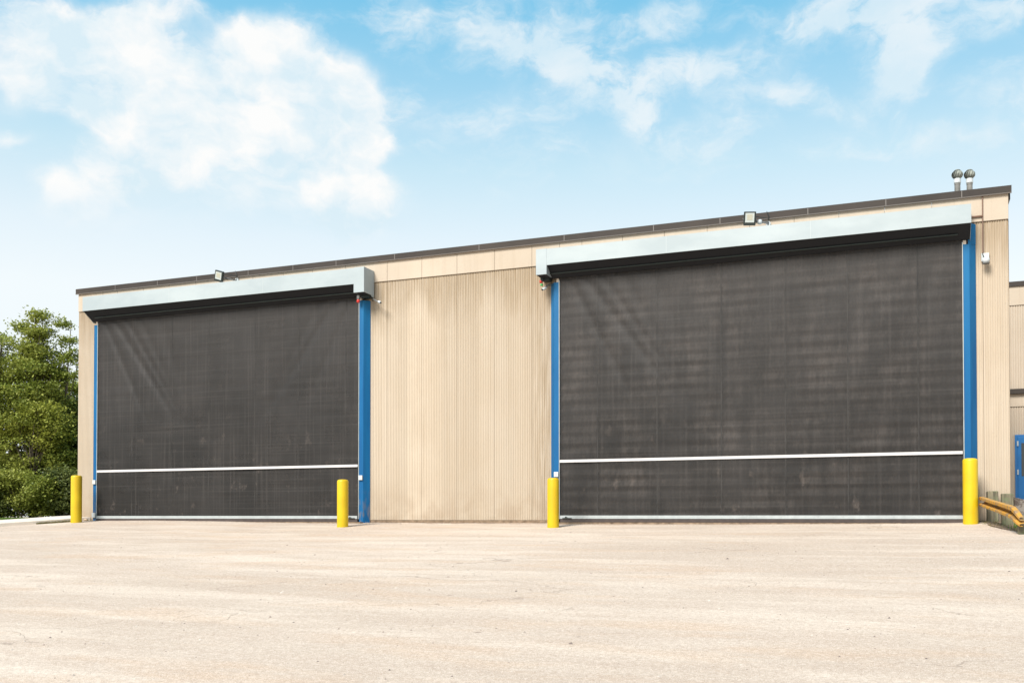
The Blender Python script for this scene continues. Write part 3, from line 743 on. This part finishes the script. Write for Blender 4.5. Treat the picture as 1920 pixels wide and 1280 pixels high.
# ------------------------------------------------------------------ annex behind
an = empty('annex_building', (6, 12, 0), 'taller pale beige building with a blue door, behind the right end', 'building')
AY = 12.0; AX0, AX1 = 1.75, 13.0
def ribs(x0, x1, z0, z1, y, m_):
    pr = []; x = x0
    while x < x1 - .05:
        pr += [(x, 0), (x + .03, 0), (x + .04, .015), (x + .055, .015)]; x += .062
    pr.append((x1, 0)); q = MB(); n_ = len(pr)
    q.v = [(a, y + b, z0) for a, b in pr] + [(a, y + b, z1) for a, b in pr]
    q.f = [(i, i + 1, n_ + i + 1, n_ + i) for i in range(n_ - 1)]
    return q.build('wall', m_, an)
ribs(AX0, AX1, 3.64, 5.97, AY, M_fascia); ribs(AX0, AX1, .2, 3.15, AY, M_fascia)
MB().box(AX0, AX1, AY - .02, AY + .03, 5.975, 6.52).box(AX0, AX1, AY - .02, AY + .03, 3.155, 3.50).build('fascia', M_fascia, an)
MB().box(AX0 + .01, AX1 - .01, AY + .035, AY + 10, -.1, 6.5).build('wall', M_fascia, an)
MB().box(AX0 - .05, AX1 + .05, AY - .06, AY + 10.05, 6.50, 6.63).build('coping', M_coping, an)
MB().box(AX0, AX1, AY - .12, AY + .03, 3.505, 3.635).build('ledge', M_coping, an)
dd = MB().box(2.80, 4.0, AY - .06, AY - .003, .25, 2.365).build('door_frame', M_bluedoor, an)
dl = MB().box(2.80 + .07, 3.93, AY - .085, AY - .062, .27, 2.30).build('door', M_bluedoor, an, bevel=.004)
MB().box(2.955, 3.75, AY - .095, AY - .087, 1.22, 2.13).build('window', M_glass, dl)
for z in (.5, 1.33, 2.12): MB().box(2.845, 2.885, AY - .105, AY - .087, z - .07, z + .07).build('hinge', M_alu, dl)
MB().tube([(3.8, AY - .09, 1.1), (3.8, AY - .15, 1.1), (3.68, AY - .15, 1.1)], .012, 6).build('handle', M_alu, dl)
# concrete landing wall in front of the blue door
lw = MB().prism([(2.47, -.2), (5.2, -.2), (5.2, .30), (2.80, .50), (2.47, .575)], 8.6, 8.85, 'y').build('landing_wall', M_peel, None, bevel=.02)
tag(lw, 'stained white concrete wall end below the blue door', 'low wall')

# ------------------------------------------------------------------ trees
def leaves_mesh(name, pts, size, m, parent, seed, up=.5, aspect=.62):
    rng = np.random.default_rng(seed); N = len(pts)
    nrm = rng.normal(size=(N, 3)); nrm[:, 2] = np.abs(nrm[:, 2]) + up; nrm /= np.linalg.norm(nrm, axis=1)[:, None]
    a = rng.normal(size=(N, 3)); a -= (a * nrm).sum(1)[:, None] * nrm; a /= np.linalg.norm(a, axis=1)[:, None]
    b = np.cross(nrm, a); s = size * rng.uniform(.6, 1.3, N)[:, None]
    V = np.empty((N, 4, 3)); V[:, 0] = pts - a * s; V[:, 1] = pts + b * s * aspect + nrm * s * .12; V[:, 2] = pts + a * s; V[:, 3] = pts - b * s * aspect + nrm * s * .12
    me = bpy.data.meshes.new(name); me.vertices.add(N * 4); me.vertices.foreach_set('co', V.reshape(-1).astype('f'))
    me.loops.add(N * 4); me.loops.foreach_set('vertex_index', np.arange(N * 4, dtype='i'))
    me.polygons.add(N); me.polygons.foreach_set('loop_start', np.arange(0, N * 4, 4, dtype='i'))
    try: me.polygons.foreach_set('loop_total', np.full(N, 4, dtype='i'))
    except Exception: pass
    me.update(calc_edges=True); me.validate(); me.materials.append(m)
    o = bpy.data.objects.new(name, me); col.objects.link(o)
    if parent is not None: o.parent = parent
    return o
def tree(name, x, y, blobs, n_leaf, size, m, label, cat, seed, trunk_r=.16, clump=.17, per=80, group='trees left of the warehouse', lean=(0, 0), bare=0):
    """blobs: (dx, dy, z, rx, ry, rz, weight) in metres around the trunk foot"""
    z0 = gz(x, y); o = empty(name, (x, y, z0), label, cat, group)
    rng = np.random.default_rng(seed); W = np.array([b[6] for b in blobs], float); W /= W.sum()
    nc = max(6, n_leaf // per); which = rng.choice(len(blobs), nc, p=W)
    B = np.array([b[:6] for b in blobs], float)[which]
    d = rng.normal(size=(nc, 3)); d /= np.linalg.norm(d, axis=1)[:, None]; rad = rng.uniform(0, 1, nc) ** (1 / 2.2)
    cc = B[:, :3] + d * B[:, 3:] * rad[:, None]
    ci = rng.integers(0, nc, n_leaf); fl = rng.normal(size=(n_leaf, 3)) * clump * np.array([1, 1, .5])
    pts = cc[ci] + fl
    pts = pts[pts[:, 2] > .1]
    leaves_mesh('crown', pts, size, m, o, seed)
    # trunk and limbs
    tb = MB(); top = max(b[2] + b[5] * .6 for b in blobs); n_ = 9; rr = random.Random(seed); tp = []
    wx, wy = rr.uniform(-.2, .2), rr.uniform(-.2, .2)
    for i in range(n_):
        t_ = i / (n_ - 1); tp.append(Vector((lean[0] * t_ + wx * math.sin(t_ * 4), lean[1] * t_ + wy * math.sin(t_ * 3), top * t_ - .1)))
    tb.tube(tp, [trunk_r * (1 - .88 * i / (n_ - 1)) for i in range(n_)], 8)
    for k in rng.choice(nc, min(nc, 22 + bare), replace=False):
        e = Vector(cc[k]); h = e.z * rr.uniform(.45, .8); i = min(n_ - 2, max(1, int(h / top * (n_ - 1)))); s = tp[i]
        mid = (s + e) / 2 + Vector((rr.uniform(-.15, .15), rr.uniform(-.15, .15), rr.uniform(-.05, .25)))
        r0 = trunk_r * (1 - .8 * i / n_) * .45
        tb.tube([s, mid, e], [r0, r0 * .6, .008], 5, cap=False)
    t = tb.build('trunk', M_bark, None); t.parent = o; t.location = (0, 0, 0)
    return o
# main broad mass at the frame's left edge
tree('broadleaf_tree', -28.9, 6.3, [(-.1, 0, 5.3, 1.3, 1.6, 1.2, 1.2), (.4, 0, 4.3, 1.9, 1.7, 1.4, 2), (-.9, -.2, 5.9, .9, 1.2, .75, .7), (-1.6, 0, 4.2, 1.6, 1.6, 1.9, 1.5), (.5, -.3, 2.7, 1.9, 1.6, 1.4, 1.6), (-1.4, -.3, 2.2, 1.7, 1.5, 1.4, 1.3), (.3, -.6, 1.5, 1.8, 1.2, 1.1, 1.3)],
     52000, .050, L_mid, 'broad mid-green tree at the left edge of the photo', 'tree', 11)
tree('broadleaf_tree', -28.0, 6.9, [(.12, 0, 7.0, .26, .4, .26, .14), (-.32, 0, 6.65, .30, .4, .14, .10), (.15, 0, 6.35, .42, .5, .30, .3), (.15, 0, 5.8, .6, .7, .3, .5), (.2, 0, 5.1, .75, .9, .6, 1.0), (.35, 0, 4.0, 1.05, 1.2, .8, 1.4), (.5, 0, 2.8, 1.3, 1.2, 1.1, 1.4)],
     26000, .048, L_mid, 'tallest tree, its leafy tip standing above the mass next to the left edge', 'tree', 12)
tree('slender_tree', -27.3, 7.3, [(.18, 0, 6.75, .22, .3, .30, .16), (.42, 0, 6.15, .42, .3, .22, .22), (.62, 0, 5.75, .34, .3, .25, .18), (.35, 0, 5.45, .48, .4, .30, .3), (.6, 0, 4.95, .40, .4, .16, .16), (-.1, 0, 4.9, .35, .4, .35, .35), (-.2, 0, 4.2, .5, .5, .35, .5), (.2, 0, 3.75, .3, .5, .2, .2), (-.2, 0, 3.0, .7, .6, .6, .7)],
     7500, .046, L_mid, 'slender loose-branched tree leaning towards the warehouse corner', 'tree', 13, trunk_r=.07, clump=.12, per=36, lean=(.45, 0))
tree('slender_tree', -36.0, 16.4, [(0, 0, 6.1, .25, .5, .55, .4), (-.5, 0, 5.2, .5, .6, .5, .5), (.2, 0, 4.7, .8, .8, .8, 1), (-1.2, 0, 4.4, .9, .8, .7, 1), (-.2, 0, 3.2, 1.6, 1.2, 1.3, 2)],
     13000, .062, L_mid, 'small far-off tree showing just left of the warehouse wall', 'tree', 14, trunk_r=.08, clump=.2)
tree('bushy_tree', -27.2, 6.1, [(.35, 0, 3.55, .75, .6, .32, .9), (-.2, 0, 3.1, .9, .7, .5, 1), (.6, .2, 2.8, .7, .6, .6, .7)],
     10000, .045, L_yel, 'low yellow-green tree glowing in the middle of the dark foliage', 'tree', 15, trunk_r=.06, clump=.2)
tree('bushy_tree', -26.9, 8.2, [(0, 0, 3.4, 1.1, .9, 1.0, 1), (.6, 0, 2.4, 1.0, .9, 1.3, 1.2), (-.7, 0, 2.4, 1.2, .9, 1.5, 1.2)],
     17000, .05, L_dark, 'dark green tree filling the gap beside the warehouse corner', 'tree', 16, trunk_r=.08, clump=.2)
tree('bushy_tree', -31.5, 4.2, [(0, 0, 4.6, 1.6, 1.4, 1.5, 1), (0, 0, 2.6, 1.9, 1.5, 1.6, 1.2)], 16000, .06, L_mid,
     'rounded tree farthest left, mostly beyond the picture edge', 'tree', 17, clump=.3)
for i, (bx, by, rx, hz_, lb) in enumerate([(-27.9, 4.6, 1.1, 1.5, 'dark undergrowth shrub at the left edge, in front of the broad tree'), (-26.5, 5.2, 1.0, 1.35, 'dark shrub in the middle of the undergrowth behind the grass verge'),
        (-25.4, 5.9, .9, 1.5, 'dark shrub of the undergrowth nearest the warehouse corner'), (-26.7, 6.6, 1.2, 2.0, 'taller dark shrub rising behind the middle of the undergrowth'), (-29.3, 4.2, 1.1, 1.5, 'low dark shrub just off the left picture edge')]):
    rs = random.Random(90 + i)
    bl = [(rs.uniform(-.8, .8), rs.uniform(-.3, .3), hz_ * rs.uniform(.35, 1.0), rs.uniform(.25, .55), .5, rs.uniform(.2, .5), rs.uniform(.5, 1)) for _ in range(7)]
    tree('shrub', bx, by, bl + [(0, .2, hz_ * .3, rx, .7, hz_ * .35, 2.2)], 13000, .045, (L_dark, L_mid, L_dark, L_mid, L_dark)[i], lb, 'shrub', 30 + i, trunk_r=.03, clump=.15, group='undergrowth shrubs')
# a belt of distant trees beyond, closing the view from a step aside
rt = random.Random(5)
rngd = np.random.default_rng(8)
tree('distant_trees', -44, 22, [(dx_, rt.uniform(-2, 2), rt.uniform(1.4, 2.2), 2.6, 2, 2.2, 1) for dx_ in np.arange(-26, 12, 2.2)], 26000, .15, L_dark,
     'far belt of dark trees beyond the verge', 'trees', 60, clump=.4, group=None)
bpy.data.objects['distant_trees']['kind'] = 'stuff'

# ------------------------------------------------------------------ grass, weeds, gravel
def blades(name, spots, h, wd, m, label, seed):
    rng = np.random.default_rng(seed); v = []; f = []
    for (x, y, z, s) in spots:
        a = rng.uniform(0, 6.28); ln = rng.uniform(-.5, .5, 2) * h * s; hh = h * s * rng.uniform(.6, 1.3); c, q = math.cos(a) * wd, math.sin(a) * wd
        n_ = len(v); v += [(x - c, y - q, z), (x + c, y + q, z), (x + ln[0] * .4 + c * .7, y + ln[1] * .4 + q * .7, z + hh * .6), (x + ln[0] * .4 - c * .7, y + ln[1] * .4 - q * .7, z + hh * .6), (x + ln[0], y + ln[1], z + hh)]
        f += [(n_, n_ + 1, n_ + 2, n_ + 3), (n_ + 3, n_ + 2, n_ + 4)]
    me = bpy.data.meshes.new(name); me.from_pydata(v, [], f); me.materials.append(m)
    o = bpy.data.objects.new(name, me); col.objects.link(o); return tag(o, label, name.split('_')[-1], kind='stuff')
rg = np.random.default_rng(3); sp = []
for _ in range(30000):
    x = rg.uniform(-34, -19.3); y = rg.uniform(-3, 9)
    if (Vector((x, y, 0)) - Vector((-18.55, -.02, 0))).dot(kn) < 1.58: continue
    sp.append((x, y, verge_z(x, y) - .02, 1))
blades('grass', sp, .06, .010, L_grass, 'bright green grass on the verge behind the pale kerb', 5)
sp = []
for _ in range(1500):   # dry weeds rooted in the joint between kerb and yard
    s_ = rg.uniform(.25, 1.25); p = Vector(path_pt(s_, rg.uniform(-.10, -.01), 0)); sp.append((p.x, p.y, gz(p.x, p.y), rg.uniform(.4, 1)))
for _ in range(120):
    x = rg.uniform(-18.9, -18.45); sp.append((x, rg.uniform(-.2, -.02), gz(x, -.1), .5))
blades('dry_weeds', sp, .055, .004, L_dry, 'dry weeds along the foot of the pale kerb', 6)
sp = []
for _ in range(700):
    t_ = rg.uniform(0, 1); x = 1.25 + .45 * t_ + rg.normal() * .08; y = -.15 - 1.9 * t_ + rg.normal() * .12; sp.append((x, y, gz(x, y), rg.uniform(.3, 1)))
blades('low_weeds', sp, .05, .004, L_dry, 'brown weeds round the feet of the guardrail posts', 7)
sp = [(1.66 + rg.normal() * .06, -1.45 + rg.normal() * .12, gz(1.66, -1.45), rg.uniform(.5, 1.2)) for _ in range(260)]
sp += [(1.86 + rg.normal() * .08, -2.45 + rg.normal() * .12, gz(1.86, -2.45), rg.uniform(.5, 1)) for _ in range(160)]
blades('green_grass', sp, .10, .005, L_grass, 'fresh green grass tufts behind the guardrail', 8)
# strip of earth under the barrier
dm = MB(); N = 24; pts = []
for i in range(N):
    a = 2 * math.pi * i / N; r = 1 + .18 * noise.noise(Vector((math.cos(a) * 2, math.sin(a) * 2, 0)))
    pts.append((1.62 + .33 * math.cos(a) * r - .22 * math.sin(a) * r, -1.05 + 1.15 * math.sin(a) * r))
v = [(x, y, gz(x, y) + .012) for x, y in pts] + [(1.62, -1.05, gz(1.62, -1.05) + .03)]
me = bpy.data.meshes.new('dirt_strip'); me.from_pydata(v, [], [(i, (i + 1) % N, N) for i in range(N)]); me.materials.append(M_dirt)
ds = bpy.data.objects.new('dirt_strip', me); col.objects.link(ds); tag(ds, kind='structure')
# loose grit
rg = np.random.default_rng(21); v = []; f = []
base_v = [(1, 0, 0), (.3, .9, 0), (-.8, .6, 0), (-.8, -.6, 0), (.3, -.9, 0), (.2, .1, .8)]
for _ in range(5200):
    y = -13.4 * rg.uniform(0, 1) ** .8 - .25; x = rg.uniform(-19.2, 3.0)
    if _ % 9 == 0: y = -.02 - abs(rg.normal()) * .12; x = rg.uniform(-10.8, -6.5)
    s_ = .006 + .010 * rg.uniform() ** 3 + (.012 if rg.uniform() < .02 else 0); a = rg.uniform(0, 6.28); c, q = math.cos(a), math.sin(a); z = gz_n(x, y); n_ = len(v)
    v += [(x + (p[0] * c - p[1] * q) * s_, y + (p[0] * q + p[1] * c) * s_, z - .002 + p[2] * s_ * .8) for p in base_v]
    f += [(n_ + i, n_ + (i + 1) % 5, n_ + 5) for i in range(5)]
me = bpy.data.meshes.new('gravel'); me.from_pydata(v, [], f)
me.materials.append(mat('grit_stone', fn=lambda t, b, geo: t.l.new(t.ramp(t.node('ShaderNodeNewGeometry').outputs['Random Per Island'], [(0, (.10, .08, .07)), (.4, (.22, .17, .14)), (.7, (.42, .36, .30)), (1, (.50, .44, .38))]), b.inputs['Base Color']), rough=.9))
go = bpy.data.objects.new('gravel', me); col.objects.link(go); tag(go, 'loose grit scattered over the yard', 'gravel', kind='stuff')
# pebble by the left bollard
bm = bmesh.new(); bmesh.ops.create_icosphere(bm, subdivisions=2, radius=.045)
for q in bm.verts: q.co = Vector((q.co.x * 1.2, q.co.y, q.co.z * .75)) * (1 + .25 * noise.noise(q.co * 30))
me = bpy.data.meshes.new('stone'); bm.to_mesh(me); bm.free(); me.materials.append(mat('stone', (.45, .33, .24), .9, vary=.2, vscale=20))
st = bpy.data.objects.new('stone', me); col.objects.link(st); st.location = (-18.60, -.12, gz(-18.6, -.12) + .02)
tag(st, 'small rounded stone between the left bollard and the wall foot', 'stone')
